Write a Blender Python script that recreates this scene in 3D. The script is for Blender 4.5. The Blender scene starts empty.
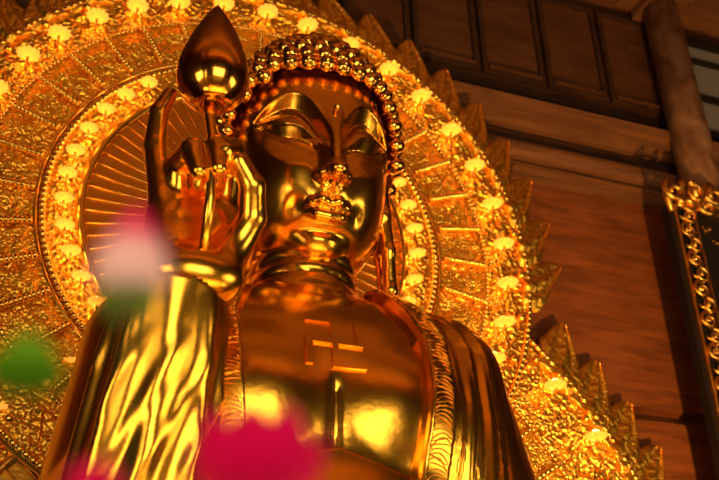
import bpy, bmesh, math, random
import numpy as np
from mathutils import Vector, Matrix, noise
from mathutils.bvhtree import BVHTree

random.seed(5)
C = bpy.context.scene.collection
PI = math.pi
AX, AY = 1.97, 6.3                      # the statue's upright axis
HZ, HR = 5.13, 8.0                      # centre height and wall distance of the head halo
BZ = 1.10                               # centre height of the body halo

# ------------------------------------------------------------------ objects
def mesh_of(verts, faces, smooth=True):
    me = bpy.data.meshes.new('m')
    me.from_pydata([tuple(map(float, v)) for v in verts], [], [tuple(map(int, f)) for f in faces])
    me.update()
    if smooth:
        me.polygons.foreach_set('use_smooth', [True] * len(me.polygons))
    return me

def obj(name, me, mat=None, parent=None, kind=None, label=None):
    me.name = name
    o = bpy.data.objects.new(name, me)
    C.objects.link(o)
    if mat and not me.materials:
        me.materials.append(mat)
    if parent:
        o.parent = parent
    if kind:
        o['kind'] = kind
    if label:
        o['label'] = label
    return o

def tag(o, label, cat, group=None):
    o['label'] = label
    o['category'] = cat
    if group:
        o['group'] = group
    return o

def thing(name, label, cat, loc=(0, 0, 0), group=None):
    o = bpy.data.objects.new(name, None)
    o.empty_display_size = .1
    C.objects.link(o)
    o.location = loc
    return tag(o, label, cat, group)

# ------------------------------------------------------------------ mesh builders
class MB:
    def __init__(s):
        s.v = []; s.f = []
    def add(s, v, f):
        n = len(s.v)
        s.v += [tuple(p) for p in v]
        s.f += [tuple(i + n for i in q) for q in f]
        return s
    def box(s, x0, x1, y0, y1, z0, z1):
        v = [(x, y, z) for x in (x0, x1) for y in (y0, y1) for z in (z0, z1)]
        return s.add(v, [(0, 1, 3, 2), (4, 6, 7, 5), (0, 4, 5, 1), (2, 3, 7, 6), (0, 2, 6, 4), (1, 5, 7, 3)])
    def tube(s, pts, rad, n=8, closed=False):
        pts = [Vector(p) for p in pts]
        m = len(pts)
        rs = rad if hasattr(rad, '__len__') else [rad] * m
        v = []; f = []
        up = None
        for i, p in enumerate(pts):
            a = pts[(i - 1) % m] if (closed or i > 0) else p
            b = pts[(i + 1) % m] if (closed or i < m - 1) else p
            t = (b - a).normalized()
            if up is None:
                up = Vector((0, 0, 1)) if abs(t.z) < .9 else Vector((1, 0, 0))
            e1 = t.cross(up)
            if e1.length < 1e-5:
                e1 = t.cross(Vector((.3, .7, .2)))
            e1.normalize()
            up = e1.cross(t).normalized()
            for k in range(n):
                w = 2 * PI * k / n
                v.append(p + (e1 * math.cos(w) + up * math.sin(w)) * rs[i])
        for i in range(m if closed else m - 1):
            for k in range(n):
                a = i * n + k; b = i * n + (k + 1) % n
                j = (i + 1) % m
                f.append((a, b, j * n + (k + 1) % n, j * n + k))
        if not closed:
            f.append(tuple(range(n - 1, -1, -1)))
            f.append(tuple((m - 1) * n + k for k in range(n)))
        return s.add(v, f)
    def ball(s, c, r, nu=12, nv=8, sc=(1, 1, 1)):
        v = [(c[0], c[1], c[2] - r * sc[2])]
        for j in range(1, nv):
            t = PI * j / nv
            for i in range(nu):
                p = 2 * PI * i / nu
                v.append((c[0] + r * sc[0] * math.sin(t) * math.cos(p), c[1] + r * sc[1] * math.sin(t) * math.sin(p), c[2] - r * sc[2] * math.cos(t)))
        v.append((c[0], c[1], c[2] + r * sc[2]))
        f = []
        for i in range(nu):
            f.append((0, 1 + (i + 1) % nu, 1 + i))
            for j in range(nv - 2):
                a = 1 + j * nu + i; b = 1 + j * nu + (i + 1) % nu
                f.append((a, b, b + nu, a + nu))
            a = 1 + (nv - 2) * nu
            f.append((a + i, a + (i + 1) % nu, len(v) - 1))
        return s.add(v, f)
    def lathe(s, prof, n=48, c=(0, 0, 0), axis='z', a0=0., a1=2 * PI, scallop=None):
        # prof: (radius, height) pairs turned about z, or about y ("y": height goes along y)
        full = abs(a1 - a0 - 2 * PI) < 1e-6
        cols = n if full else n + 1
        v = []; f = []
        m = len(prof)
        for i in range(cols):
            w = a0 + (a1 - a0) * i / n
            for j, (r, h) in enumerate(prof):
                k = r * (scallop(w, j) if scallop else 1)
                if axis == 'z':
                    v.append((c[0] + k * math.cos(w), c[1] + k * math.sin(w), c[2] + h))
                else:
                    v.append((c[0] + k * math.cos(w), c[1] + h, c[2] + k * math.sin(w)))
        for i in range(n):
            ii = (i + 1) % cols
            for j in range(m - 1):
                f.append((i * m + j, ii * m + j, ii * m + j + 1, i * m + j + 1))
        return s.add(v, f)
    def mesh(s, smooth=True):
        return mesh_of(s.v, s.f, smooth)
    def build(s, name, mat, parent=None, kind=None, smooth=True, label=None, bevel=0):
        o = obj(name, s.mesh(smooth), mat, parent, kind, label)
        if bevel:
            b = o.modifiers.new('b', 'BEVEL'); b.width = bevel; b.segments = 2; b.limit_method = 'ANGLE'
        return o

# ------------------------------------------------------------------ implicit surfaces
def smin(a, b, k):
    h = np.clip(.5 + .5 * (b - a) / k, 0, 1)
    return b + (a - b) * h - k * h * (1 - h)
def smax(a, b, k):
    return -smin(-a, -b, k)
def sst(a, b, x):
    t = np.clip((x - a) / (b - a), 0, 1)
    return t * t * (3 - 2 * t)
def ell(x, y, z, c, r):
    px, py, pz = (x - c[0]) / r[0], (y - c[1]) / r[1], (z - c[2]) / r[2]
    k0 = np.sqrt(px * px + py * py + pz * pz) + 1e-9
    k1 = np.sqrt((px / r[0]) ** 2 + (py / r[1]) ** 2 + (pz / r[2]) ** 2) + 1e-9
    return k0 * (k0 - 1) / k1
def cap(x, y, z, a, b, ra, rb):
    a = np.array(a, float); b = np.array(b, float); d = b - a
    t = np.clip(((x - a[0]) * d[0] + (y - a[1]) * d[1] + (z - a[2]) * d[2]) / (d @ d), 0, 1)
    return np.sqrt((x - a[0] - t * d[0]) ** 2 + (y - a[1] - t * d[1]) ** 2 + (z - a[2] - t * d[2]) ** 2) - (ra + (rb - ra) * t)
def chain(x, y, z, pts, rs, k=.02):
    d = None
    for i in range(len(pts) - 1):
        e = cap(x, y, z, pts[i], pts[i + 1], rs[i], rs[i + 1])
        d = e if d is None else smin(d, e, k)
    return d

def sdf_mesh(fn, lo, hi, h, newton=3):
    lo = np.array(lo, float); hi = np.array(hi, float)
    n = np.ceil((hi - lo) / h).astype(int) + 1
    ax = [lo[i] + h * np.arange(n[i]) for i in range(3)]
    G = np.empty(n, np.float32)
    yy, zz = np.meshgrid(ax[1], ax[2], indexing='ij')
    for i0 in range(0, n[0], 16):
        xs = ax[0][i0:i0 + 16][:, None, None]
        x, y, z = np.broadcast_arrays(xs, yy[None], zz[None])
        G[i0:i0 + 16] = fn(x, y, z)
    S = G < 0
    cells = np.zeros(n - 1, np.int8)
    for a in (0, 1):
        for b in (0, 1):
            for c in (0, 1):
                cells += S[a:n[0] - 1 + a, b:n[1] - 1 + b, c:n[2] - 1 + c]
    act = (cells > 0) & (cells < 8)
    idx = -np.ones(n - 1, np.int64)
    ii = np.argwhere(act)
    idx[act] = np.arange(len(ii))
    acc = np.zeros((len(ii), 3)); cnt = np.zeros(len(ii))
    corners = [(a, b, c) for a in (0, 1) for b in (0, 1) for c in (0, 1)]
    for p in corners:
        for q in corners:
            if sum(abs(p[k] - q[k]) for k in range(3)) == 1 and p < q:
                A = ii + np.array(p); B = ii + np.array(q)
                ga = G[A[:, 0], A[:, 1], A[:, 2]]; gb = G[B[:, 0], B[:, 1], B[:, 2]]
                m = (ga < 0) != (gb < 0)
                t = np.where(m, ga / np.where(m, ga - gb, 1), 0)
                P = A + t[:, None] * (B - A)
                acc[m] += P[m]; cnt[m] += 1
    V = lo + h * acc / cnt[:, None]
    F = []
    for d in range(3):
        e = [0, 0, 0]; e[d] = 1
        A = S[:n[0] - e[0], :n[1] - e[1], :n[2] - e[2]]; B = S[e[0]:, e[1]:, e[2]:]
        w = np.argwhere(A != B)
        d1, d2 = (d + 1) % 3, (d + 2) % 3
        ok = (w[:, d1] > 0) & (w[:, d2] > 0) & (w[:, d1] < n[d1] - 1) & (w[:, d2] < n[d2] - 1)
        w = w[ok]
        inside = A[w[:, 0], w[:, 1], w[:, 2]]
        def cid(o1, o2):
            q = w.copy(); q[:, d1] += o1; q[:, d2] += o2
            return idx[q[:, 0], q[:, 1], q[:, 2]]
        quad = np.stack([cid(-1, -1), cid(0, -1), cid(0, 0), cid(-1, 0)], 1)
        quad[~inside] = quad[~inside][:, ::-1]
        F.append(quad)
    F = np.concatenate(F)
    e = h * .4
    for _ in range(newton):
        x, y, z = V.T
        f0 = fn(x, y, z)
        g = np.stack([fn(x + e, y, z) - fn(x - e, y, z), fn(x, y + e, z) - fn(x, y - e, z), fn(x, y, z + e) - fn(x, y, z - e)], 1) / (2 * e)
        g2 = np.maximum((g * g).sum(1), .15)
        st = -(f0 / g2)[:, None] * g
        L = np.linalg.norm(st, axis=1, keepdims=True) + 1e-12
        V = V + st * np.minimum(1, h * .5 / L)
    return V, F

# ------------------------------------------------------------------ materials
def new_mat(name):
    m = bpy.data.materials.new(name); m.use_nodes = True
    nt = m.node_tree
    return m, nt, nt.nodes['Principled BSDF']
def N(nt, t, **kw):
    n = nt.nodes.new(t)
    for k, v in kw.items():
        if k.startswith('i_'):
            n.inputs[k[2:].replace('_', ' ')].default_value = v
        else:
            setattr(n, k, v)
    return n
def gold(name, col, rough, bump=0., scale=6., detail=3., kind='noise', dist=.05, rvar=.0):
    m, nt, b = new_mat(name)
    b.inputs['Metallic'].default_value = 1
    b.inputs['Base Color'].default_value = (*col, 1)
    b.inputs['Roughness'].default_value = rough
    tc = N(nt, 'ShaderNodeTexCoord')
    if rvar:
        n = N(nt, 'ShaderNodeTexNoise', i_Scale=4., i_Detail=4.)
        nt.links.new(tc.outputs['Object'], n.inputs['Vector'])
        r = N(nt, 'ShaderNodeMapRange')
        r.inputs['To Min'].default_value = rough - rvar; r.inputs['To Max'].default_value = rough + rvar
        nt.links.new(n.outputs['Fac'], r.inputs['Value']); nt.links.new(r.outputs['Result'], b.inputs['Roughness'])
    if bump:
        if kind == 'noise':
            n = N(nt, 'ShaderNodeTexNoise', i_Scale=scale, i_Detail=detail)
            out = n.outputs['Fac']
        else:
            n = N(nt, 'ShaderNodeTexVoronoi', i_Scale=scale, feature='SMOOTH_F1')
            out = n.outputs['Distance']
        nt.links.new(tc.outputs['Object'], n.inputs['Vector'])
        bp = N(nt, 'ShaderNodeBump', i_Strength=bump, i_Distance=dist)
        nt.links.new(out, bp.inputs['Height']); nt.links.new(bp.outputs['Normal'], b.inputs['Normal'])
    return m
def wood(name, dark, light, rough=.45, sc=(1., 6., 9.), bump=.15):
    m, nt, b = new_mat(name)
    tc = N(nt, 'ShaderNodeTexCoord'); mp = N(nt, 'ShaderNodeMapping')
    mp.inputs['Scale'].default_value = sc
    n = N(nt, 'ShaderNodeTexNoise', i_Scale=1.6, i_Detail=6., i_Distortion=.6)
    cr = N(nt, 'ShaderNodeValToRGB')
    cr.color_ramp.elements[0].position = .3; cr.color_ramp.elements[0].color = (*dark, 1)
    cr.color_ramp.elements[1].position = .72; cr.color_ramp.elements[1].color = (*light, 1)
    bp = N(nt, 'ShaderNodeBump', i_Strength=bump, i_Distance=.02)
    for a, c in ((tc.outputs['Object'], mp.inputs['Vector']), (mp.outputs['Vector'], n.inputs['Vector']), (n.outputs['Fac'], cr.inputs['Fac']),
                 (cr.outputs['Color'], b.inputs['Base Color']), (n.outputs['Fac'], bp.inputs['Height']), (bp.outputs['Normal'], b.inputs['Normal'])):
        nt.links.new(a, c)
    b.inputs['Roughness'].default_value = rough
    b.inputs['Specular IOR Level'].default_value = .2
    return m
def plain(name, col, rough=.5, metal=0., emit=None, es=0., spec=.5):
    m, nt, b = new_mat(name)
    b.inputs['Base Color'].default_value = (*col, 1); b.inputs['Roughness'].default_value = rough
    b.inputs['Metallic'].default_value = metal
    b.inputs['Specular IOR Level'].default_value = spec
    if emit:
        b.inputs['Emission Color'].default_value = (*emit, 1); b.inputs['Emission Strength'].default_value = es
    return m
def petal_mat(name, low, high, z0, z1, ss=.3):
    m, nt, b = new_mat(name)
    tc = N(nt, 'ShaderNodeTexCoord'); sp = N(nt, 'ShaderNodeSeparateXYZ')
    cr = N(nt, 'ShaderNodeValToRGB')
    cr.color_ramp.elements[0].position = z0; cr.color_ramp.elements[0].color = (*low, 1)
    cr.color_ramp.elements[1].position = z1; cr.color_ramp.elements[1].color = (*high, 1)
    nt.links.new(tc.outputs['Generated'], sp.inputs[0]); nt.links.new(sp.outputs['Z'], cr.inputs['Fac'])
    nt.links.new(cr.outputs['Color'], b.inputs['Base Color'])
    b.inputs['Roughness'].default_value = .8; b.inputs['Specular IOR Level'].default_value = .1
    return m

GOLD = (.94, .46, .042)
M = dict(
    body=gold('polished_gold', GOLD, .22, .10, 4.5, 3., rvar=.04, dist=.06),
    curl=gold('curl_gold', (1., .52, .07), .2),
    robe=gold('robe_gold', GOLD, .24, .06, 3., 2., dist=.05),
    halo=gold('relief_gold', (1., .54, .05), .34, .7, 26., 3., 'voronoi', .05),
    halosm=gold('rail_gold', (1., .58, .08), .26, .12, 30., 2., dist=.02),
    relief=gold('panel_gold', (1., .52, .045), .34, .65, 40., 3., 'voronoi', .03),
    disc=gold('disc_gold', (.75, .32, .03), .38, .25, 14., 5., dist=.03),
    flame=gold('flame_gold', (1., .50, .045), .32, .45, 16., 4., 'noise', .06),
    carve=gold('carved_gold', (.9, .45, .06), .28, .3, 20.),
    lampgold=gold('lamp_gold', (1., .55, .08), .25),
    wood=wood('wall_wood', (.11, .028, .006), (.23, .062, .012), .5, (1., 1., 7.)),
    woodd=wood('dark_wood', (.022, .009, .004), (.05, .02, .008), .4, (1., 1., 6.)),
    panelw=wood('panel_wood', (.05, .017, .006), (.10, .035, .012), .45, (1., 1., 5.)),
    woodb=wood('beam_wood', (.10, .036, .012), (.20, .075, .022), .4, (.6, 4., 9.)),
    col=wood('column_wood', (.09, .030, .010), (.34, .16, .07), .35, (2.4, 2.4, 1.6), .1),
    black=plain('black_lacquer', (.012, .008, .006), .5, spec=.15),
    glass=plain('grey_pane', (.16, .145, .12), .5, spec=.2),
    floor=wood('floor_wood', (.10, .045, .02), (.2, .09, .04), .35, (6., 1., 1.)),
    ceil=wood('ceiling_wood', (.07, .03, .012), (.13, .055, .02), .5, (1., 6., 1.)),
)
mb_, nt_, b_ = new_mat('lit_lotus')
tr_ = nt_.nodes.new('ShaderNodeBsdfTranslucent'); tr_.inputs[0].default_value = (1., .55, .10, 1)
mx_ = nt_.nodes.new('ShaderNodeMixShader'); mx_.inputs[0].default_value = .7
b_.inputs['Base Color'].default_value = (1., .5, .08, 1); b_.inputs['Roughness'].default_value = .3; b_.inputs['Metallic'].default_value = .5
nt_.links.new(b_.outputs[0], mx_.inputs[1]); nt_.links.new(tr_.outputs[0], mx_.inputs[2])
b_.inputs['Emission Color'].default_value = (1., .52, .07, 1); b_.inputs['Emission Strength'].default_value = 2.0
nt_.links.new(mx_.outputs[0], nt_.nodes['Material Output'].inputs[0])
M['lit'] = mb_
M['bulb'] = plain('bulb_glow', (1, .8, .4), .3, 0, (1., .62, .18), 9.)

# ------------------------------------------------------------------ camera
f_, p_, y_, r_ = 1000., .545, .368, -.023
F_ = Vector((math.sin(y_) * math.cos(p_), math.cos(y_) * math.cos(p_), math.sin(p_)))
R0 = Vector((math.cos(y_), -math.sin(y_), 0)); U0 = R0.cross(F_)
R_ = R0 * math.cos(r_) + U0 * math.sin(r_); U_ = -R0 * math.sin(r_) + U0 * math.cos(r_)
cam = bpy.data.cameras.new('camera'); cam_o = bpy.data.objects.new('camera', cam); C.objects.link(cam_o)
cam.sensor_width = 36; cam.lens = 36 * f_ / 719
cam.clip_start = .05
cam_o.matrix_world = Matrix(((R_.x, U_.x, -F_.x, 0), (R_.y, U_.y, -F_.y, 0), (R_.z, U_.z, -F_.z, 0), (0, 0, 0, 1)))
cam.dof.use_dof = True; cam.dof.focus_distance = 7.3; cam.dof.aperture_fstop = 1.35
bpy.context.scene.camera = cam_o

def at(px, py, depth):                  # a place seen at (px, py), depth metres along the viewing direction
    return (F_ + R_ * ((px - 359.5) / f_) - U_ * ((py - 240) / f_)) * depth

# ------------------------------------------------------------------ STATUE
tilt = math.radians(12)
HC = np.array([AX, AY, 4.3])
Mh = np.array([[1, 0, 0], [0, math.cos(tilt), -math.sin(tilt)], [0, math.sin(tilt), math.cos(tilt)]])

def eye_disp(u, z):
    zb = np.where(u < .30, .70 - .32 * ((.30 - u) / .25) ** 2, .70 - .22 * ((u - .30) / .24) ** 2)
    zl = np.where(u < .30, .405 - .145 * (np.clip(.30 - u, 0, 1) / .18) ** 1.6, .405 + .02 * (u - .3) / .15)
    ze = np.where(u < .27, .305 - .043 * ((.27 - u) / .145) ** 2, .305 + .10 * ((u - .27) / .18) ** 2)
    ze = np.minimum(ze, zl - .006)
    s = sst(.02, .13, u) * (1 - sst(.46, .57, u))
    zm = zb - np.minimum(.115, .45 * np.maximum(zb - zl, .02))
    D = .112 * s
    t1 = np.clip((zb - z) / np.maximum(zb - zm, .01), 0, 1)
    t2 = np.clip((zm - z) / np.maximum(zm - zl, .01), 0, 1)
    t3 = np.clip((zl - z) / np.maximum(zl - ze, .006), 0, 1)
    t4 = np.clip((ze - z) / .022, 0, 1)
    t5 = sst(0, 1, np.clip((ze - .022 - z) / .24, 0, 1))
    d = D * t1 ** .9
    d = np.where(z < zm, D * (1 - .9 * np.sin(t2 * PI / 2)), d)
    d = np.where(z < zl, D * (.1 + .10) + D * .57 * t3, d)
    d = np.where(z < ze, D * (.77 - .2 * t4), d)
    d = np.where(z < ze - .022, D * .57 * (1 - t5), d)
    return -d

def face_disp(x, z):
    u = np.abs(x)
    d = eye_disp(u, z)
    P = np.interp(z, [-.16, -.05, .05, .30, .46, .60, .8], [0, .10, .155, .085, .045, .015, 0])
    w = np.interp(z, [0., .3, .46], [.10, .062, .075])
    d = d + P * np.exp(-(u / w) ** 2.4)
    d = d + .05 * np.exp(-((x / .27) ** 2 + ((z + .25) / .20) ** 2) ** 1.5)
    d = d + .035 * np.exp(-(((u - .34) / .20) ** 2 + ((z + .04) / .24) ** 2))
    d = d - .03 * np.exp(-((u - .235) / .05) ** 2 - ((z + .24) / .07) ** 2)
    d = d - .02 * np.exp(-(x / .03) ** 2 - ((z + .13) / .05) ** 2)
    d = d - .03 * np.exp(-(x / .16) ** 2 - ((z + .385) / .035) ** 2)
    return d

def superell(x, y, z, c, a, b, h, n, pw=None):
    pw = pw or 2 / n
    q = (np.abs((x - c[0]) / a) ** n + np.abs((z - c[2]) / h) ** n) ** pw + ((y - c[1]) / b) ** 2
    return (np.sqrt(q + 1e-9) - 1) * min(a, b, h)

def head_local(x, y, z):
    fr = 1 - sst(-.30, -.05, y)
    yy = y + face_disp(x, z) * fr
    d = superell(x, yy, z, (0, .05, .2), .628, .72, .87, 2.6, .92)
    d = smin(d, ell(x, yy, z, (0, .08, .42), (.65, .70, .90)), .05)
    d = smin(d, ell(x, yy, z, (0, -.38, -.46), (.19, .17, .14)), .09)
    # nose
    u = np.abs(x)
    d = smin(d, ell(x, y, z, (0, -.80, .005), (.082, .10, .072)), .035)
    d = smin(d, ell(u, y, z, (.082, -.715, -.012), (.062, .085, .055)), .025)
    d = smax(d, -ell(u, y, z, (.047, -.77, -.075), (.024, .05, .03)), .02)
    # lips
    up = chain(u, y, z, [(0, -0.675, -.212), (.06, -0.685, -.192), (.13, -0.645, -.215), (.205, -.56, -.243)], [.040, .045, .036, .012], .02)
    lo = chain(u, y, z, [(0, -0.660, -.300), (.08, -0.652, -.293), (.175, -.57, -.258)], [.052, .047, .014], .02)
    d = smin(d, up, .014)
    d = smin(d, lo, .014)
    return d

def to_local(x, y, z):
    X, Y, Z = x - HC[0], y - HC[1], z - HC[2]
    return X, Mh[1, 1] * Y + Mh[2, 1] * Z, Mh[1, 2] * Y + Mh[2, 2] * Z
def to_world(P):
    return np.asarray(P) @ Mh.T + HC

def ear(x, y, z):
    u = np.abs(x)
    rim = [(.62, -.02, .42), (.68, .08, .50), (.72, .19, .36), (.73, .21, .05), (.73, .15, -.25), (.74, .06, -.60), (.73, -.02, -.74), (.715, -.10, -.60), (.69, -.10, -.28), (.65, -.07, .02), (.62, -.02, .42)]
    d = chain(u, y, z, rim, [.05, .055, .06, .06, .062, .062, .062, .055, .05, .05, .05], .04)
    return smin(d, ell(u, y, z, (.60, .07, .08), (.07, .14, .36)), .05)

def neck_f(x, y, z):
    X = x - AX
    r = .405 + .022 * np.abs(np.cos(PI * (z - 3.46 + .22 * (y - 6.0)) / .125)) ** .7
    d = np.sqrt(X * X + (y - 6.36) ** 2) - r
    return np.maximum(np.maximum(d, z - 4.0), 2.8 - z) * .8

def core(x, y, z):
    X = x - AX
    u = np.abs(X)
    q = (u / 1.18) ** 3.2 + (np.abs(y - 6.27) / .70) ** 3.2
    d = (np.sqrt(q ** (2 / 3.2) + ((z - 2.45) / 1.05) ** 2 + 1e-9) - 1) * .70
    d = smin(d, cap(u, y, z, (0, 6.40, 3.02), (1.0, 6.33, 2.93), .40, .42), .22)
    d = smin(d, cap(u, y, z, (1.08, 6.3, 2.9), (1.30, 6.05, 1.3), .42, .43), .12)
    d = smin(d, ell(X, y, z, (0, 6.15, 1.2), (1.1, .72, 1.1)), .2)
    return d

def torso(x, y, z):
    X = x - AX
    u = np.abs(X)
    d = core(x, y, z)
    d = smin(d, ell(u, y, z, (.44, 5.93, 2.48), (.50, .40, .50)), .09)
    d = d + .03 * np.exp(-(X / .035) ** 2) * sst(1.8, 2.1, z) * (1 - sst(2.45, 2.6, z))
    d = smin(d, neck_f(x, y, z), .06)
    lap = ell(X, y, z, (0, 5.75, .15), (2.1, 1.15, .55))
    return smin(d, lap, .2)

G_Z = [1.0, 2.0, 2.5, 3.0, 3.3, 3.6]
G_X = [.50, .57, .63, .65, .55, .42]
def gap(z):
    return np.interp(z, G_Z, G_X)

def sleeve(x, y, z):
    X = x - AX
    # cloth hanging from the raised forearm
    t = np.clip((2.8 - z) / 1.8, 0, 1)
    cx = -1.16 - .06 * t; cy = 5.07 + .66 * t
    a = np.arctan2(y - cy, X - cx)
    rr = .285 + .16 * t ** .8
    fold = .055 * ((.5 - .5 * np.cos(a * 9 + 1.2 * np.sin(z * 2.))) ** 1.5 - .5) * sst(0, .25, t) * (1 - .75 * np.exp(-((a + PI / 2) / .7) ** 2) * (1 - sst(.3, .6, t)))
    k = (X - cx) - .45 * (z - 2.0)
    sw = .014 * (.5 - .5 * np.cos(2 * PI * k / .21)) ** 2 * sst(1.55, 1.8, z) * (1 - sst(2.2, 2.45, z)) * (y < 5.2)
    d = np.sqrt((X - cx) ** 2 + ((y - cy) / 1.05) ** 2) - rr - fold - sw
    d = np.maximum(d, np.maximum(z - 2.66 + .15 * (y - 5.1), .6 - z))
    return d * .75

def robe_f(x, y, z):
    X = x - AX
    u = np.abs(X)
    q = u - gap(z)
    env = sst(.20, .30, q)
    fold = .020 * np.clip(1 - np.abs(((q + .03 * np.sin(z * 2.3)) % .17) / .17 - .5) * 5, 0, 1) * env * (1 - sst(.62, .85, q))
    fold = fold + .012 * np.sin(q * 37) * env * (1 - sst(.5, .8, q))
    band = .03 * sst(-.01, .01, q) * (1 - sst(.19, .21, q))
    d = smin(core(x, y, z), ell(u, y, z, (.44, 5.93, 2.48), (.50, .40, .50)), .09) - .045 - fold * (y < 6.5) - band
    clip = np.minimum(np.minimum(gap(z) - u, 6.42 - y), z - 2.10 + .30 * u)
    clip = np.maximum(clip, .3 - z)
    d = np.maximum(d, clip)
    # the raised forearm and its sleeve
    arm = cap(X, y, z, (-1.32, 6.0, 1.35), (-1.07, 5.15, 2.6), .42, .25)
    d = smin(d, arm, .1)
    return smin(d, sleeve(x, y, z), .07)

# hand ------------------------------------------------
def hand_f(x, y, z):
    # coordinates about the wrist, palm towards the hall
    a = x - .93; b = y - 5.02; c = z - 2.72
    d = cap(a, b, c, (-.02, .20, -.14), (0, .04, .12), .17, .19)
    palm = superell(a, b, c, (-.03, .03, .38), .30, .13, .36, 3.)
    d = smin(d, palm, .10)
    d = smin(d, ell(a, b, c, (-.02, -.06, .08), (.28, .17, .17)), .06)     # heel of the hand
    d = smin(d, cap(a, b, c, (.10, -.04, .12), (.20, -.08, .34), .13, .095), .06)   # base of the thumb
    d = smax(d, -ell(a, b, c, (-.05, -.18, .40), (.15, .09, .18)), .08)    # hollow of the palm
    fingers = [
        ([(-.24, .03, .58), (-.315, .02, .98), (-.315, -.02, 1.20), (-.265, -.06, 1.33)], [.078, .070, .062, .046]),
        ([(-.14, .04, .60), (-.17, -.06, .80), (-.13, -.25, .80), (-.09, -.29, .63)], [.085, .080, .072, .054]),
        ([(-.01, .04, .62), (-.01, -.07, .84), (.01, -.27, .84), (.02, -.31, .66)], [.088, .082, .074, .056]),
        ([(.13, .04, .60), (.14, -.05, .82), (.12, -.22, .88), (.05, -.31, .80)], [.085, .078, .070, .054]),
        ([(.19, -.05, .28), (.27, -.15, .46), (.24, -.25, .62), (.14, -.31, .74)], [.10, .086, .076, .056]),
    ]
    for pts, rs in fingers:
        d = smin(d, chain(a, b, c, pts, rs, .015), .022)
    return d

def body_parts():
    V0, F0 = sdf_mesh(lambda x, y, z: smin(head_local(*to_local(x, y, z)), ear(*to_local(x, y, z)), .03), (AX - .80, 5.15, 3.35), (AX + .80, 7.2, 5.75), .0135)
    V1, F1 = sdf_mesh(torso, (AX - 2.2, 4.5, -.32), (AX + 2.2, 7.1, 4.02), .026)
    V2, F2 = sdf_mesh(hand_f, (.45, 4.55, 2.25), (1.40, 5.35, 4.25), .0135)
    return (V0, F0), (V1, F1), (V2, F2)

(V0, F0), (V1, F1), (V2, F2) = body_parts()
statue = thing('buddha_statue', 'giant polished gold seated Buddha statue with raised hand, before the round halos', 'statue')
body_me = mesh_of(np.concatenate([V0, V1, V2]), np.concatenate([F0, F1 + len(V0), F2 + len(V0) + len(V1)]))
body = obj('body', body_me, M['body'], statue)
bvh_body = BVHTree.FromPolygons([Vector(v) for v in np.concatenate([V1])], [tuple(map(int, f)) for f in F1])

VR, FR = sdf_mesh(robe_f, (AX - 1.95, 4.5, .2), (AX + 1.95, 7.15, 3.62), .017)
robe = obj('robe', mesh_of(VR, FR), M['robe'], statue)
bvh_robe = BVHTree.FromPolygons([Vector(v) for v in VR], [tuple(map(int, f)) for f in FR])

def surf(bvh, x, z, off=0., y0=3.):
    h = bvh.ray_cast(Vector((x, y0, z)), Vector((0, 1, 0)))
    return None if h[0] is None else Vector((h[0].x, h[0].y - off, h[0].z))

# relief scrolls on the two collar bands
for sgn in (-1, 1):
    m = MB()
    for i in range(15):
        z0 = 1.5 + i * .125
        for k in range(5):
            pts = []
            for t in np.linspace(0, 1, 9):
                s = sgn * (1 if i % 2 else -1)
                qx = .10 + s * (-.075 + .15 * t)
                zz = z0 + .03 * (k - 2) * (1 - t) + .055 * (k - 2) * t * t + .10 * t * (1 - t)
                P = surf(bvh_robe, AX + sgn * (float(gap(zz)) + qx), zz, .004)
                if P and P.y > 5.3:
                    pts.append(P)
            if len(pts) == 9:
                m.tube(pts, [.002 + .003 * math.sin(PI * j / 8) for j in range(9)], 6)
    m.build('scroll_relief', M['robe'], robe)

# emblem on the chest: a raised left-facing swastika of bars
bars = [(-.022, .022, -.20, .20), (-.20, .20, -.022, .022), (-.185, -.022, .155, .20), (.022, .20, -.20, -.155), (.155, .20, .022, .19), (-.20, -.155, -.19, -.022)]
m = MB()
EZ = 2.83
for (x0, x1, z0, z1) in bars:
    nx, nz = max(2, int((x1 - x0) / .022)), max(2, int((z1 - z0) / .022))
    g = []
    for off in (.024, -.03):
        for i in range(nx + 1):
            for j in range(nz + 1):
                x = AX + x0 + (x1 - x0) * i / nx; z = EZ + z0 + (z1 - z0) * j / nz
                P = surf(bvh_body, x, z, off)
                g.append(tuple(P))
    n = (nx + 1) * (nz + 1)
    f = []
    for i in range(nx):
        for j in range(nz):
            a = i * (nz + 1) + j
            f.append((a, a + nz + 1, a + nz + 2, a + 1))
            f.append((n + a, n + a + 1, n + a + nz + 2, n + a + nz + 1))
    rim = [i * (nz + 1) for i in range(nx + 1)] + [nx * (nz + 1) + j for j in range(1, nz + 1)] + [i * (nz + 1) + nz for i in range(nx - 1, -1, -1)] + [j for j in range(nz - 1, 0, -1)]
    for a, b in zip(rim, rim[1:] + rim[:1]):
        f.append((b, a, n + a, n + b))
    m.add(g, f)
m.build('chest_emblem', M['body'], statue, smooth=False)

# urna between the brows
P = to_world([(0.0, -.69, .565)])[0]
MB().ball((0, 0, 0), .032, 16, 10).build('urna', M['lampgold'], statue).location = P

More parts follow.
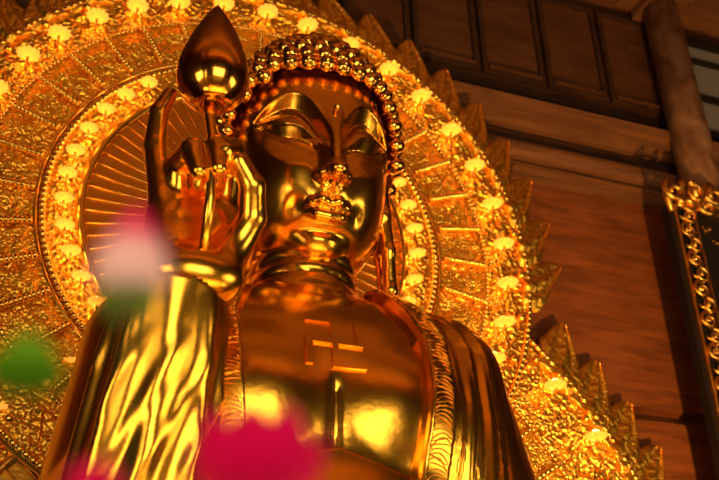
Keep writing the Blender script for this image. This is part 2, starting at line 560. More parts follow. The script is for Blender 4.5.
# hair ------------------------------------------------
HCc = np.array([0, .08, .42]); HRad = np.array([.73, .765, 1.03])
def hairline_ok(q):
    x, y, z = q
    phi = math.degrees(math.atan2(abs(x), -(y - .15)))
    lim = np.interp(phi, [0, 38, 52, 66, 80, 100, 180], [.93, .90, .78, .48, .22, .05, -.2])
    return z > lim
curl_pts = []
th = .03
step = .134
nrow = int(PI * .55 * .9 / .098)
for r in range(0, 24):
    thp = .07 + r * .133
    if thp > 2.3:
        break
    rad = math.sin(thp) * .72
    n = max(1, round(2 * PI * rad / step))
    for k in range(n):
        w = 2 * PI * (k + .5 * (r % 2)) / n
        q = HCc + HRad * np.array([math.sin(thp) * math.cos(w), math.sin(thp) * math.sin(w), math.cos(thp)])
        if hairline_ok(q):
            nr = (q - HCc) / HRad ** 2; nr /= np.linalg.norm(nr)
            curl_pts.append((q, nr))
def curl_mesh(seg=14):
    prof = [(.0, -.034), (.038, -.032), (.053, -.010), (.054, .008), (.047, .022), (.044, .026), (.042, .033), (.032, .043), (.024, .046), (.021, .050), (.012, .056), (.0, .057)]
    return MB().lathe(prof, seg)
cm = curl_mesh()
cm.v = [(a * 1.36, b * 1.36, c * 1.30) for a, b, c in cm.v]
curl_me = cm.mesh()
vis = []
for q, nr in curl_pts:
    P = to_world([q])[0]; nw = Mh @ nr
    face = -(nw @ (P / np.linalg.norm(P)))
    vis.append((face > .02, np.linalg.norm(P) - 1.2 * face, P, nw))
vis.sort(key=lambda t: (not t[0], t[1]))
first = None
rest = MB()
for i, (_, _, P, nw) in enumerate(vis):
    Q = Vector(nw).to_track_quat('Z', 'Y')
    if i < 100:
        if first is None:
            first = o = obj('hair_curl', curl_me, M['curl'], statue)
        else:
            o = first.copy(); C.objects.link(o); o.parent = statue
        o.location = P; o.rotation_mode = 'QUATERNION'; o.rotation_quaternion = Q
    else:
        rest.add([Q @ Vector(v) + Vector(P) for v in cm.v], cm.f)
rest.build('hair_curls', M['curl'], statue, kind='stuff')
# the crown bump the curls sit on
m = MB(); m.ball((0, 0, 0), 1, 40, 24, tuple(HRad * .985))
V = np.array(m.v) + HCc
keep = np.array([hairline_ok(v + np.array([0, 0, .03])) for v in V])
m.f = [f for f in m.f if all(keep[i] for i in f)]
m.v = [tuple(p) for p in to_world(V)]
m.build('scalp', M['curl'], statue)

# lotus bud held by the raised hand --------------------
bud_base = Vector((.885, 4.75, 3.83))
def leaf_verts(L, W, curve, nu=10, nv=16, cup=.5, point=1.6, tip=0.):
    v = []; f = []
    for j in range(nv + 1):
        t = j / nv
        w = W * math.sin(PI * min(1, t ** .8 * .93 + .035)) ** .8 * (1 - t ** 6 * .6)
        for i in range(nu + 1):
            s = -1 + 2 * i / nu
            v.append((s * w, -cup * w * (1 - s * s) + curve(t), L * t))
    for j in range(nv):
        for i in range(nu):
            a = j * (nu + 1) + i
            f.append((a, a + 1, a + nu + 2, a + nu + 1))
    return v, f
def bud(parent, base, H, W, mat, name='petal', n=5, twist=.4, rows=2, smat=None, axis=None):
    ax = (axis or Vector((0, 0, 1))).normalized()
    Q = Vector((0, 0, 1)).rotation_difference(ax)
    for row in range(rows):
        for k in range(n):
            nu, nv = 12, 18
            v = []; f = []
            a0 = 2 * PI * (k + .5 * row) / n + twist
            half = PI / n * 1.25
            for j in range(nv + 1):
                t = j / nv
                prof = math.sin(PI * min(1., (.010 + .99 * t) ** .62)) ** .9 * (1 - .12 * math.sin(PI * t) ** 2 * t) if t < .999 else 0
                r = W * (prof + .004) * (1 - .035 * row)
                wd = half * min(1, 1.15 * (1 - t ** 5)) + .02
                for i in range(nu + 1):
                    s = -1 + 2 * i / nu
                    rr = r * (1 + .035 * (1 - s * s))
                    a = a0 + s * wd
                    v.append(Q @ Vector((rr * math.cos(a), rr * math.sin(a), H * t - .0 * abs(s))))
            for j in range(nv):
                for i in range(nu):
                    a = j * (nu + 1) + i
                    f.append((a, a + 1, a + nu + 2, a + nu + 1))
            o = MB().add(v, f).build(name, mat, parent)
            o.location = base
            sd = o.modifiers.new('s', 'SOLIDIFY'); sd.thickness = W * .035
lb = obj('lotus_bud', MB().tube([(.93, 4.90, 2.82), (.92, 4.735, 3.2), (.90, 4.715, 3.6), (.885, 4.74, 3.74), bud_base + Vector((0, 0, .04))], [.03, .03, .03, .034, .05], 12).mesh(), M['body'], statue)
M['bud'] = gold('bud_gold', (.92, .42, .05), .14, .05, 3., 2.)
bud(lb, bud_base, .86, .225, M['bud'], 'petal', 4, .35)

# ------------------------------------------------------------------ HALOS
def ring_panel(r0, r1, y, c, a0, a1, amp, seed, res=.02, freq=13.):
    R = (r0 + r1) / 2
    na = max(8, int((a1 - a0) * R / res)); nr = max(2, int((r1 - r0) / res))
    v = []; f = []
    for i in range(na + 1):
        w = a0 + (a1 - a0) * i / na
        for j in range(nr + 1):
            r = r0 + (r1 - r0) * j / nr
            e = min(1, 4 * min(j, nr - j) / nr)
            x, z = r * math.cos(w), r * math.sin(w)
            p = Vector((w * R * freq * .55, r * freq * .9, seed))
            n1 = noise.noise(p + Vector((0, 0, 3)) + .6 * Vector((noise.noise(p * .7), noise.noise(p * .7 + Vector((5, 5, 5))), 0)))
            n2 = noise.noise(p * 2.3)
            h = amp * e * (1.0 * (1 - abs(n1) * 2.4) + .5 * n2)
            v.append((c[0] + x, y - h, c[1] + z))
    for i in range(na):
        for j in range(nr):
            a = i * (nr + 1) + j
            f.append((a, a + nr + 1, a + nr + 2, a + 1))
    return MB().add(v, f)
def torus_ring(R, r, y, c, a0, a1, n, bead=0, depth=.5):
    prof = [(R + r * math.cos(t), -r * math.sin(t)) for t in np.linspace(0, PI, 9)]
    m = MB()
    if bead:
        v = []; k = len(prof)
        nb = int((a1 - a0) * R / bead); n = nb * 6
        f = []
        for i in range(n + 1):
            w = a0 + (a1 - a0) * i / n
            s = .62 + .38 * abs(math.sin(PI * i / 6))
            for (pr, ph) in prof:
                q = R + (pr - R) * s
                v.append((c[0] + q * math.cos(w), y + ph * s, c[1] + q * math.sin(w)))
        for i in range(n):
            for j in range(k - 1):
                f.append((i * k + j, (i + 1) * k + j, (i + 1) * k + j + 1, i * k + j + 1))
        return m.add(v, f)
    return m.lathe(prof, n, (c[0], y, c[1]), 'y', a0, a1)

def flame_mesh(H, W, lean, seed):
    # an upright carved flame leaf: thick, ridged, curling to one side
    rnd = random.Random(seed)
    nu, nv = 14, 26
    front = []; back = []
    for j in range(nv + 1):
        t = j / nv
        w = W * (math.sin(PI * (.16 + .84 * t) ** .9) ** .75 if t < 1 else 0) * (1 + .07 * math.sin(t * 17) * (1 - t)) + .004
        cx = lean * t ** 2.2
        for i in range(nu + 1):
            s = -1 + 2 * i / nu
            th_ = .06 * (1 - s * s) * (1 - .5 * t) + .03 + .022 * math.cos(s * 10 + 2 * t) * (1 - s * s) + (.02 * max(0, math.cos(s * 7)) * max(0, math.sin(t * 16 + 5 * s)) * (1 - t))
            front.append((cx + s * w, -th_, H * t - .12 * W * s * s))
            back.append((cx + s * w, .0, H * t - .12 * W * s * s))
    n = len(front); v = front + back; f = []
    for j in range(nv):
        for i in range(nu):
            a = j * (nu + 1) + i
            f.append((a, a + 1, a + nu + 2, a + nu + 1))
            f.append((n + a, n + a + nu + 1, n + a + nu + 2, n + a + 1))
        for a, b in ((j * (nu + 1), (j + 1) * (nu + 1)), ((j + 1) * (nu + 1) + nu, j * (nu + 1) + nu)):
            f.append((a, b, n + b, n + a))
    for i in range(nu):
        f.append((i + 1, i, n + i, n + i + 1))
        a = nv * (nu + 1) + i
        f.append((a, a + 1, n + a + 1, n + a))
    return mesh_of(v, f)

def halo(name, label, c, y, S, a0, a1, spoke_deg, ray_deg, tips, prof_inner=True):
    h = thing(name, label, 'halo', (0, 0, 0))
    K = S
    n = int(160 * S)
    full = (a1 - a0) > 6.2
    B = lambda r0, r1, y0, nm, mat: MB().lathe([(r0, y0 + .05), (r0, y0), (r1, y0), (r1, y0 + .05)], n, (c[0], y, c[1]), 'y', a0, a1).build(nm, mat, h, smooth=False)
    o = MB().lathe([(.02, .02), (.4, 0.015), (.8, .008), (1.2, 0), (1.58 * K, 0)], n, (c[0], y, c[1]), 'y', a0, a1).build('inner_disc', M['disc'], h)
    # backing plate
    MB().lathe([(.02, .10), (3.04 * K, .10), (3.04 * K, .03), (1.5 * K, .03)], n, (c[0], y, c[1]), 'y', a0, a1).build('backing_plate', M['disc'], h)
    torus_ring(1.60 * K, .045, y, c, a0, a1, n).build('inner_rail', M['halosm'], h)
    ring_panel(1.63 * K, 1.90 * K, y + .005, c, a0, a1, .016, 3 + S).build('inner_lamp_band', M['halo'], h)
    torus_ring(1.93 * K, .04, y, c, a0, a1, n, .06).build('beaded_ring', M['halosm'], h)
    torus_ring(1.995 * K, .02, y, c, a0, a1, n).build('thin_rail', M['halosm'], h)
    ring_panel(2.01 * K, 2.50 * K, y + .005, c, a0, a1, .022, 7 + S).build('relief_panel', M['relief'], h)
    torus_ring(2.52 * K, .03, y, c, a0, a1, n, .05).build('middle_rail', M['halosm'], h)
    ring_panel(2.54 * K, 2.97 * K, y + .005, c, a0, a1, .024, 11 + S).build('outer_lamp_band', M['halo'], h)
    torus_ring(3.00 * K, .035, y - .01, c, a0, a1, n, .07).build('outer_rail', M['halosm'], h)
    deg = lambda r: math.degrees(r)
    # spokes: beaded rods across the relief panel
    first = None
    rod = MB()
    L = .47 * K; nb = 12
    pts = [(2.02 * K + L * i / (nb * 4), -.05, 0) for i in range(nb * 4 + 1)]
    rod.tube(pts, [.026 + .014 * abs(math.sin(PI * i / 4)) for i in range(nb * 4 + 1)], 8)
    rme = rod.mesh(); rme.materials.append(M['halosm'])
    a = math.ceil(deg(a0) / spoke_deg) * spoke_deg
    end = deg(a1) - (.1 if full else 0)
    while a < end:
        o = obj('spoke', rme, None, h) if first is None else first.copy()
        if first is None:
            first = o
        else:
            C.objects.link(o); o.parent = h
        o.location = (c[0], y, c[1]); o.rotation_euler = (0, -math.radians(a), 0)
        a += spoke_deg
    first = None
    ray = MB().tube([(.5 * K, -.012, 0), (1.58 * K, -.012, 0)], [.008, .014], 6)
    rme = ray.mesh(); rme.materials.append(M['halosm'])
    a = math.ceil(deg(a0) / ray_deg) * ray_deg
    while a < end:
        o = obj('ray', rme, None, h) if first is None else first.copy()
        if first is None:
            first = o
        else:
            C.objects.link(o); o.parent = h
        o.location = (c[0], y, c[1]); o.rotation_euler = (0, -math.radians(a), 0)
        a += ray_deg
    # flame border
    ms = [flame_mesh(.49 * (1 + .2 * (S > 1)), .30 * (1 + .1 * (S > 1)), -.36, k) for k in range(3)]
    ml = [flame_mesh(.49 * (1 + .2 * (S > 1)), .30 * (1 + .1 * (S > 1)), .36, k) for k in range(3)]
    firsts = {}
    for i, a in enumerate(tips):
        left = a > 90
        key = (left, i % 3)
        if key not in firsts:
            o = firsts[key] = obj('flame_leaf', (ml if left else ms)[i % 3], M['flame'], h)
        else:
            o = firsts[key].copy(); C.objects.link(o); o.parent = h
        w = math.radians(a)
        o.location = (c[0] + 2.94 * K * math.cos(w), y + .04, c[1] + 2.94 * K * math.sin(w))
        o.rotation_euler = (0, PI / 2 - w, 0)
    # small gold knobs between the lamps
    kn = MB().ball((0, 0, 0), .04, 12, 8).mesh(); kn.materials.append(M['halosm'])
    first = None
    kr = 2.90 * K
    for i in range(int((deg(a1) - deg(a0)) / 10)):
        a = deg(a0) + 10 * i + 9.5 if not full else 10 * i - 1
        o = obj('knob', kn, None, h) if first is None else first.copy()
        if first is None:
            first = o
        else:
            C.objects.link(o); o.parent = h
        w = math.radians(a)
        o.location = (c[0] + kr * math.cos(w), y - .05, c[1] + kr * math.sin(w))
    return h

head_halo = halo('head_halo', 'round gold relief halo behind the head of the statue, ringed by lamps', (AX, HZ), 8.0, 1.0, 0, 2 * PI, 10, 5, [-3 + 9.3 * i for i in range(21)])
body_halo = halo('body_halo', 'larger round gold relief halo behind the shoulders, partly covered by the head halo', (AX, BZ), 8.22, 1.52, math.radians(-14), math.radians(194), 6.5, 3.,
                 [a for a in [-12 + 6.0 * i for i in range(35)] if a < 48 or a > 132])

# ------------------------------------------------------------------ LOTUS LAMPS
def bowl_mesh(R):
    n = 48
    def sc(w, j):
        return 1 + (.24 * abs(math.cos(6 * w)) - .14) * min(1, j / 4)
    prof = [(.018, -.0), (.05, .004), (.085, .022), (.105, .05), (.112, .078), (.106, .092), (.098, .078), (.06, .03), (.005, .025)]
    prof = [(r * R, h * R * .6) for r, h in prof]
    return MB().lathe(prof, n, scallop=sc).mesh()
bowl_me = bowl_mesh(1.0); bowl_me.materials.append(M['lit'])
bulb_me = MB().ball((0, 0, .065), .042, 14, 10).mesh(); bulb_me.materials.append(M['bulb'])
brk_me = MB().tube([(0, .15, -.03), (0, .06, -.035), (0, 0, -.02), (0, 0, .006)], [.016, .014, .014, .02], 8).mesh(); brk_me.materials.append(M['lampgold'])
lamp_protos = {}
lamp_light = bpy.data.lights.new('lamp_light', 'POINT')
back_light = bpy.data.lights.new('back_light', 'POINT')
back_light.energy = .3; back_light.color = (1., .60, .19); back_light.shadow_soft_size = .03
lamp_light.energy = .6; lamp_light.color = (1., .60, .19); lamp_light.shadow_soft_size = .03
def lamp(label, R, ang, cz, y, size, group):
    w = math.radians(ang)
    t = thing('lotus_lamp', label, 'lamp', (AX + R * math.cos(w), y, cz + R * math.sin(w)), group)
    t.scale = (size,) * 3
    if not lamp_protos:
        lamp_protos['a'] = obj('petal_bowl', bowl_me, None, t)
        lamp_protos['b'] = obj('bulb', bulb_me, None, t)
        lamp_protos['c'] = obj('bracket', brk_me, None, t)
    else:
        for k in 'abc':
            o = lamp_protos[k].copy(); C.objects.link(o); o.parent = t
    l = bpy.data.objects.new('lamp_light', lamp_light); C.objects.link(l); l.parent = t; l.location = (0, 0, .10)
    l = bpy.data.objects.new('lamp_light', back_light); C.objects.link(l); l.parent = t; l.location = (0, .085, -.02)
    return t
ORD = ['first', 'second', 'third', 'fourth', 'fifth', 'sixth', 'seventh', 'eighth', 'ninth', 'tenth', 'eleventh', 'twelfth']
outer_left = [160, 149, 140, 130, 120, 110, 99.5, 89, 79, 68]
outer_right = [57, 47, 36, 25.5, 15, 4.5, -5.5, -15.5, -25]
inner_left = [130, 139.5, 148.5, 158, 167.5, 176, -175, -166, -157.5, -149, -140]
inner_right = [26, 16.5, 7, -3, -13.5, -23]
for i, a in enumerate(outer_left):
    lamp('glowing lotus lamp on the outer halo ring, %s along the arc from far left' % ORD[i], 2.67, a, HZ, 7.86, .96, 'lotus lamps on the outer ring of the head halo')
for i, a in enumerate(outer_right):
    lamp('glowing lotus lamp on the outer halo ring, %s going down right of the head' % ORD[i], 2.69, a, HZ, 7.86, .96, 'lotus lamps on the outer ring of the head halo')
for i, a in enumerate(inner_left):
    lamp('small lotus lamp on the inner ring, %s going down left of the raised hand' % ORD[i], 1.765, a, HZ, 7.86, .74, 'lotus lamps on the inner ring of the head halo')
for i, a in enumerate(inner_right):
    lamp('small glowing lotus lamp on the inner ring, %s going down right of the cheek' % ORD[i], 1.68, a, HZ, 7.86, .74, 'lotus lamps on the inner ring of the head halo')
for lab, R, a in (('glowing lotus lamp on the body halo, nearest to the right shoulder of the picture', 4.26, 41.0), ('glowing lotus lamp on the body halo, lowest at the right of the picture', 4.28, 32.5)):
    lamp(lab, R, a, BZ, 8.06, .98, 'lotus lamps on the body halo')
for i, (R, a) in enumerate(((2.80, 121.5), (2.76, 128), (2.76, 136.0))):
    lamp('glowing lotus lamp on the body halo left of the sleeve, %s from the sleeve' % ORD[i], R, a, BZ, 8.06, .9, 'lotus lamps on the body halo')

# ------------------------------------------------------------------ ROOM
WY = 8.42
def struct(name, m, mat, smooth=False, bevel=0):
    return m.build(name, mat, None, 'structure', smooth, bevel=bevel)
XL, XR, YF, ZF, ZC = -7., 13., -9., -1.6, 12.2
m = MB().box(XL, XR, WY, WY + .2, ZF, 2.9)
m.box(XL, XR, WY, WY + .2, 2.98, ZC); m.box(XL, XR, WY + .06, WY + .2, 2.9, 2.98)
struct('wall_back', MB().box(XL, XR, WY, WY + .25, ZF, 3.84).box(XL, XR, WY + .2, WY + .25, 3.84, 3.99).box(XL, XR, WY, WY + .25, 3.99, ZC), M['wood'])
for nm, xa, xb in (('wall_left', XL - .2, XL), ('wall_right', XR, XR + .2)):     # each with a wide unseen opening, added to bring in low light
    struct(nm, MB().box(xa, xb, YF, -5., ZF, ZC).box(xa, xb, 1., WY + .25, ZF, ZC).box(xa, xb, -5., 1., 2.5, ZC), M['woodd'])
struct('floor', MB().box(XL - .2, XR + .2, YF - .2, WY + .25, ZF - .2, ZF), M['floor'])
struct('ceiling', MB().box(XL - .2, XR + .2, YF - .2, WY + .25, ZC, ZC + .2), M['ceil'])
# front wall with a wide doorway
struct('wall_front', MB().box(XL - .2, -2.5, YF - .2, YF, ZF, ZC).box(6.5, XR + .2, YF - .2, YF, ZF, ZC).box(-2.5, 6.5, YF - .2, YF, 4.1, ZC), M['woodd'])
struct('platform', MB().box(-4.2, 8.2, 3.9, WY, ZF, -.36), M['woodd'])

# mouldings across the back wall
def moulding(name, z0, z1, prof, mat):
    # prof: (depth out of the wall, height fraction)
    mm = MB(); v = []; k = len(prof)
    for x in (XL, XR):
        v += [(x, WY - d, z0 + (z1 - z0) * t) for d, t in prof]
    mm.add(v, [(j, k + j, k + j + 1, j + 1) for j in range(k - 1)])
    return struct(name, mm, mat)
moulding('trim_1', 7.42, 7.74, [(0, 0), (.10, 0), (.12, .25), (.20, .3), (.22, .62), (.28, .66), (.30, .95), (.27, 1), (0, 1)], M['woodb'])
moulding('trim_2', 6.94, 7.2, [(0, -.02), (.06, 0)] + [(.06 + .13 * math.sin(t), .5 - .5 * math.cos(t)) for t in np.linspace(.2, 2.9, 9)] + [(.05, 1.0), (0, 1.02)], M['woodb'])
moulding('trim_3', 6.68, 6.88, [(0, 0), (.05, 0), (.06, .8), (.10, .85), (.10, 1), (0, 1)], M['woodb'])
moulding('trim_4', 7.2, 7.42, [(0, 0), (.03, 0), (.03, 1), (0, 1)], M['woodd'])  # darker wood paints in the shade of the recess between the mouldings
struct('trim_5', MB().box(XL, XR, WY - .02, WY, 7.74, 8.02), M['black'])
# dark panelled frieze above
fz = MB().box(XL, XR, WY - .03, WY, 8.02, 10.0)
struct('trim_6', fz, M['woodd'])
k = 1
x = 2.2
while x < 7.4:
    mm = MB()
    x1 = x + .74
    z0, z1 = 8.28, 9.75
    for (a, b, c, d) in ((x, x1, z0 - .07, z0), (x, x1, z1, z1 + .07), (x - .07, x, z0 - .07, z1 + .07), (x1, x1 + .07, z0 - .07, z1 + .07)):
        mm.box(a, b, WY - .10, WY - .03, c, d)
    struct('trim_%d' % (6 + k), mm, M['woodd'], bevel=.012)
    struct('trim_%d' % (30 + k), MB().box(x, x1, WY - .06, WY - .03, z0, z1).box(x, x1, WY - .13, WY - .06, z0 - .02, z0 + .03), M['panelw'], bevel=.006)
    k += 1
    x += .93
struct('trim_20', MB().box(XL, XR, WY - .32, WY, 10.05, 10.45).box(XL, XR, WY - .5, WY, 10.45, 10.9), M['woodb'], bevel=.02)
# column with its bracket
CX, CY = 7.62, 8.02
struct('column', MB().lathe([(.25, ZF), (.25, 2), (.245, 7), (.235, 9.8), (.0, 9.8)], 40, (CX, CY, 0)), M['col'], True)
struct('trim_21', MB().box(CX - .26, CX + .26, CY - .30, CY + .3, 9.8, 10.0).box(CX - .16, CX + .16, CY - 1.6, CY + .38, 10.0, 10.4).box(CX - .5, CX + .5, CY - .16, CY + .3, 9.98, 10.1), M['woodb'], bevel=.02)
# window with grey panes right of the column
WX0, WX1, WZ0, WZ1 = 8.05, 9.6, 7.98, 9.75
w1 = struct('window_1', MB().box(WX0, WX0 + .13, WY - .12, WY - .03, WZ0, WZ1).box(WX1 - .13, WX1, WY - .12, WY - .03, WZ0, WZ1).box(WX0, WX1, WY - .12, WY - .03, WZ0, WZ0 + .12)
            .box(WX0, WX1, WY - .12, WY - .03, WZ1 - .12, WZ1).box(WX0, WX1, WY - .11, WY - .03, 8.62, 8.72).box(WX0, WX1, WY - .11, WY - .03, 9.3, 9.38), M['black'], bevel=.01)
MB().box(WX0 + .1, WX1 - .1, WY - .06, WY - .04, WZ0 + .1, WZ1 - .1).build('window_pane', M['glass'], w1, smooth=False)

# hanging carved panel at the right edge
pan = thing('carved_panel', 'tall black lacquer panel with gold openwork carved frame hanging at the right wall', 'panel', (0, 0, 0))
PX, PY, PZ0, PZ1 = 6.86, 7.75, 1.0, 6.24
MB().box(PX - .07, 9.2, PY, PY + .12, PZ0, PZ1).build('board', M['black'], pan, smooth=False)
fr = MB().box(PX - .02, PX + .012, PY - .05, PY + .01, PZ0, PZ1).box(PX + .25, PX + .275, PY - .05, PY + .02, PZ0, PZ1 - .0).box(PX - .02, 9.2, PY - .05, PY + .02, PZ1 - .03, PZ1)
frame = fr.build('frame', M['carve'], pan, smooth=False, bevel=.006)
def scroll(c, r, turns, s, y, a0=0., n=26):
    return [(c[0] + s * r * (1 - .8 * t) * math.cos(a0 + turns * 2 * PI * t), y - .02 * math.sin(PI * t), c[1] + r * (1 - .8 * t) * math.sin(a0 + turns * 2 * PI * t)) for t in np.linspace(0, 1, n)]
m = MB()
z = PZ0 + .15; i = 0
while z < PZ1 - .1:
    s = 1 if i % 2 else -1
    c = (PX + .13 - s * .02, z)
    m.tube(scroll(c, .10, 1.4, s, PY - .05, PI / 2), [.024 - .013 * t for t in np.linspace(0, 1, 26)], 8)
    m.tube([(c[0] + s * .02, PY - .04, z + .08), (c[0] + s * .07, PY - .06, z + .12), (c[0] - s * .05, PY - .05, z + .16), (c[0] - s * .07, PY - .04, z + .2)], [.012, .02, .018, .008], 8)
    m.ball((c[0], PY - .06, z), .03, 10, 8)
    z += .19; i += 1
m.build('scroll_carving', M['carve'], frame)
# crest of volutes
m = MB()
for cx, cz, r, s, a0 in ((PX + .02, PZ1 + .17, .12, 1, 1.9), (PX + .30, PZ1 + .20, .12, -1, 1.2), (PX + .58, PZ1 + .22, .13, 1, 1.9), (PX + .16, PZ1 - .02, .09, -1, .4), (PX + .44, PZ1 + .03, .10, 1, 2.4), (PX + .85, PZ1 + .24, .14, -1, 1.2), (PX + 1.2, PZ1 + .3, .15, 1, 1.9)):
    m.tube(scroll((cx, cz), r * 1.2, 1.3, s, PY - .06, a0), [.045 - .026 * t for t in np.linspace(0, 1, 26)], 8)
m.tube([(PX - .05, PY - .03, PZ1 - .1), (PX - .09, PY - .05, PZ1 + .1), (PX - .06, PY - .06, PZ1 + .28), (PX - .01, PY - .06, PZ1 + .40)], [.03, .045, .04, .012], 10)
m.tube([(PX + .05, PY - .02, PZ1 + .02), (PX + .3, PY - .03, PZ1 + .08), (PX + .7, PY - .03, PZ1 + .1), (PX + 1.6, PY - .03, PZ1 + .2)], [.05, .06, .06, .06], 10)
for i in range(7):
    cx = PX + .12 + .2 * i
    m.tube([(cx, PY - .04, PZ1 + .15), (cx + .03, PY - .06, PZ1 + .32), (cx + .07, PY - .06, PZ1 + .40 + .03 * (i % 2))], [.05, .04, .008], 8)
m.build('crest', M['carve'], pan)
# gold bamboo leaves on the board
m = MB()
rnd = random.Random(3)
for i in range(26):
    cx = PX + .38 + rnd.random() * .5; cz = 2.2 + i * .16
    for k in range(5):
        a = -PI / 2 + (k - 2) * .55 + rnd.uniform(-.2, .2)
        L = rnd.uniform(.07, .12)
        v = [(cx, PY - .012, cz), (cx + .5 * L * math.cos(a) - .016 * math.sin(a), PY - .018, cz + .5 * L * math.sin(a) + .016 * math.cos(a)), (cx + L * math.cos(a), PY - .008, cz + L * math.sin(a)), (cx + .5 * L * math.cos(a) + .016 * math.sin(a), PY - .018, cz + .5 * L * math.sin(a) - .016 * math.cos(a)), (cx + .5 * L * math.cos(a), PY - .0, cz + .5 * L * math.sin(a))]
        m.add(v, [(0, 3, 2, 1), (0, 1, 4), (1, 2, 4), (2, 3, 4), (3, 0, 4)])
m.build('leaf_inlay', M['carve'], pan)

# ------------------------------------------------------------------ FLOWERS in front
M['stem'] = plain('stem_green', (.05, .22, .03), .5)
M['pinkbud'] = petal_mat('pink_white_petal', (.95, .58, .58), (.85, .015, .13), .34, .66)
M['magenta'] = petal_mat('magenta_petal', (.60, .0, .075), (.66, .0, .085), .2, .9)
M['greenbud'] = petal_mat('green_bud', (.05, .18, .002), (.13, .32, .004), .1, .7)
M['sepal'] = plain('sepal_green', (.07, .2, .01), .5)
def stem(parent, top, bottom, r=.001, name='stem'):
    mid = (Vector(top) + Vector(bottom)) / 2 + Vector((.006, .004, 0))
    o = MB().tube([top, mid, bottom], r, 8).build(name, M['stem'], parent)
    return o
def flower(name, label, cat, px, py, d, H, W, mat, open_=0., sepals=True, rows=2, n=5):
    base = at(px, py, d)
    t = thing(name, label, cat, (0, 0, 0))
    if not open_:
        bud(t, base, H, W, mat, 'petal', n, .3, rows)
    else:
        for row in range(rows):
            for k in range(n):
                a = 2 * PI * (k + .5 * row) / n + .2
                lean = open_ * (1 - .35 * row)
                v, f = leaf_verts(H * (1 - .06 * row), W, lambda q: -H * .10 * math.sin(PI * q), 10, 14, .45)
                Rm = Matrix.Rotation(a, 4, 'Z') @ Matrix.Rotation(lean, 4, 'X')
                o = MB().add([Rm @ Vector(p) for p in v], f).build('petal', mat, t)
                o.location = base
                sd = o.modifiers.new('s', 'SOLIDIFY'); sd.thickness = .0012
        o = MB().ball((0, 0, H * .12), H * .16, 14, 10, (1, 1, .8)).build('seed_pod', M['sepal'], t); o.location = base
    if sepals:
        for k in range(4):
            a = 2 * PI * k / 4 + .5
            v, f = leaf_verts(H * .26, W * .5, lambda q: -H * .06 * math.sin(PI * q), 8, 10, .5)
            Rm = Matrix.Rotation(a, 4, 'Z') @ Matrix.Translation((0, -W * .25, -H * .10)) @ Matrix.Rotation(.62, 4, 'X')
            o = MB().add([Rm @ Vector(p) for p in v], f).build('sepal', M['sepal'], t)
            o.location = base
            sd = o.modifiers.new('s', 'SOLIDIFY'); sd.thickness = .0012
    return t, base
specs = [
    ('lotus_bud_flower', 'pink tipped white lotus bud out of focus at left, before the raised hand', 'flower', 128, 300, .95, .108, .035, M['pinkbud'], 0.),
    ('green_lotus_bud', 'plain green lotus bud out of focus at the left edge of the picture', 'flower', 22, 392, .95, .066, .036, M['greenbud'], 0.),
    ('lotus_flower', 'big open magenta lotus flower out of focus at the bottom, below the chest', 'flower', 255, 502, 1.05, .110, .050, M['magenta'], .75),
    ('lotus_flower', 'small magenta lotus flower out of focus at the bottom left corner', 'flower', 92, 512, .95, .050, .026, M['magenta'], .5),
]
for s in specs:
    t, base = flower(*s, sepals=(s[0] == 'lotus_bud_flower'))
    foot = Vector((base.x * .9 + .03, base.y, -.05))
    stem(t, base, foot)
# unseen long table, added before the platform as a bright surface for the gold to reflect
tb = thing('reflector_table', 'long unseen table under a pale yellow cloth, added for the gold to reflect', 'table', (2., 2.5, ZF))
m = MB().box(-2.8, 2.8, -1.0, 1.0, 1.06, 1.12)
m.build('tabletop', M['woodb'], tb, bevel=.01)
for sx in (-1, 1):
    for sy in (-1, 1):
        MB().box(sx * 2.6 - .06, sx * 2.6 + .06, sy * .85 - .06, sy * .85 + .06, 0, 1.06).build('leg', M['woodb'], tb, bevel=.01)
M['cloth'] = plain('reflector_cloth', (.85, .62, .30), .8)
m = MB().lathe([(0.01, 1.135), (.7, 1.135), (.99, 1.135), (1.005, 1.12), (1.01, .9), (1.015, .55)], 96)
m.v = [(2.8 * math.copysign(min(1, abs(x) * 1.42), x) * (1.004 if z < 1.13 else 1), math.copysign(min(1, abs(y) * 1.42), y) * (1.01 if z < 1.13 else 1), z) for x, y, z in m.v]
m.build('cloth', M['cloth'], tb)

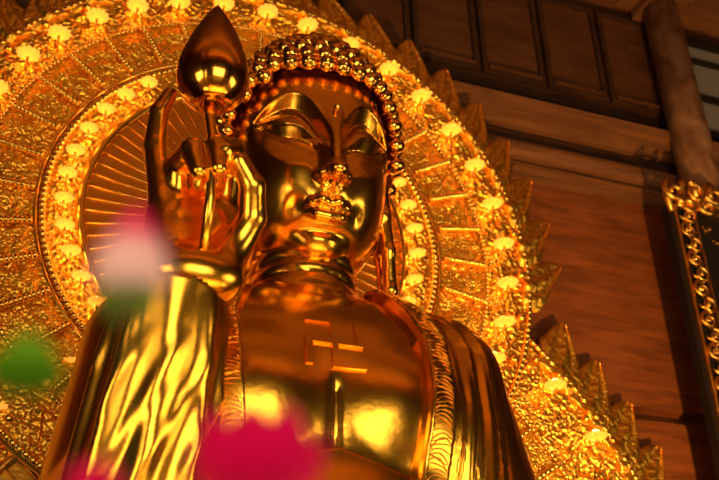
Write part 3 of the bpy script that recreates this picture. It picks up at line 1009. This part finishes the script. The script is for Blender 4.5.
# ------------------------------------------------------------------ LIGHT
def area(name, loc, target, size, size_y, energy, col):
    l = bpy.data.lights.new(name, 'AREA'); l.shape = 'RECTANGLE'; l.size = size; l.size_y = size_y; l.energy = energy; l.color = col
    o = bpy.data.objects.new(name, l); C.objects.link(o); o.location = loc
    o.rotation_euler = (Vector(target) - Vector(loc)).to_track_quat('-Z', 'Y').to_euler()
    return o
def point(name, loc, energy, col, r=.1):
    l = bpy.data.lights.new(name, 'POINT'); l.energy = energy; l.color = col; l.shadow_soft_size = r
    o = bpy.data.objects.new(name, l); C.objects.link(o); o.location = loc
    return o
def spot(name, loc, target, energy, col, half, r):
    l = bpy.data.lights.new(name, 'SPOT'); l.energy = energy; l.color = col; l.shadow_soft_size = r
    l.spot_size = math.radians(2 * half); l.spot_blend = .5
    o = bpy.data.objects.new(name, l); C.objects.link(o); o.location = loc
    o.rotation_euler = (Vector(target) - Vector(loc)).to_track_quat('-Z', 'Y').to_euler()
WARM = (1., .58, .22)
area('unseen_doorway_light', (2., YF + .05, 1.2), (2., 0, 1.2), 8.6, 5.4, 750, (1., .82, .55))
area('unseen_doorway_light', (XL + .05, -2., .4), (0, -2., .4), 5.6, 3.8, 330, (1., .78, .46))  # added side fill at the left opening, brightens the low reflections
area('unseen_doorway_light', (XR - .05, -2., .4), (0, -2., .4), 5.6, 3.8, 330, (1., .78, .46))  # the same added fill from the right side
for i, x in enumerate((-1.2, .2, 1.4, 2.6, 3.8, 5.2)):
    point('altar_lamp', (x, 2.9 + .25 * (i % 2), -.55), 40, WARM, .13)
# unseen downlights added to brighten the reflector table, and a floor spot on the wall at the right
for x in (.2, 2.0, 3.8):
    spot('reflector_spot', (x, 2.6, 7.5), (x, 2.7, -.5), 6500, (1., .74, .36), 15, .12)
spot('wall_spot', (5.0, 3.0, -.4), (7.6, WY, 6.8), 2500, (1., .54, .18), 33, .08)
# unseen area lights added to brighten the ceiling that the gold mirrors
area('ceiling_fill', (3., -6.5, 9.3), (3., -6.4, 12.), 18, 1.2, 1900, (1., .54, .20))
area('ceiling_fill', (3., 1.5, 10.6), (3., 1.5, 12.), 18, 1.0, 400, (1., .54, .20))
w = bpy.data.worlds.new('world'); bpy.context.scene.world = w
w.use_nodes = True
bg = w.node_tree.nodes['Background']
bg.inputs[0].default_value = (.5, .28, .12, 1); bg.inputs[1].default_value = .05
vs = bpy.context.scene.view_settings
vs.view_transform = 'Standard'; vs.look = 'None'; vs.gamma = 1; vs.use_curve_mapping = False
vs.exposure = 0.
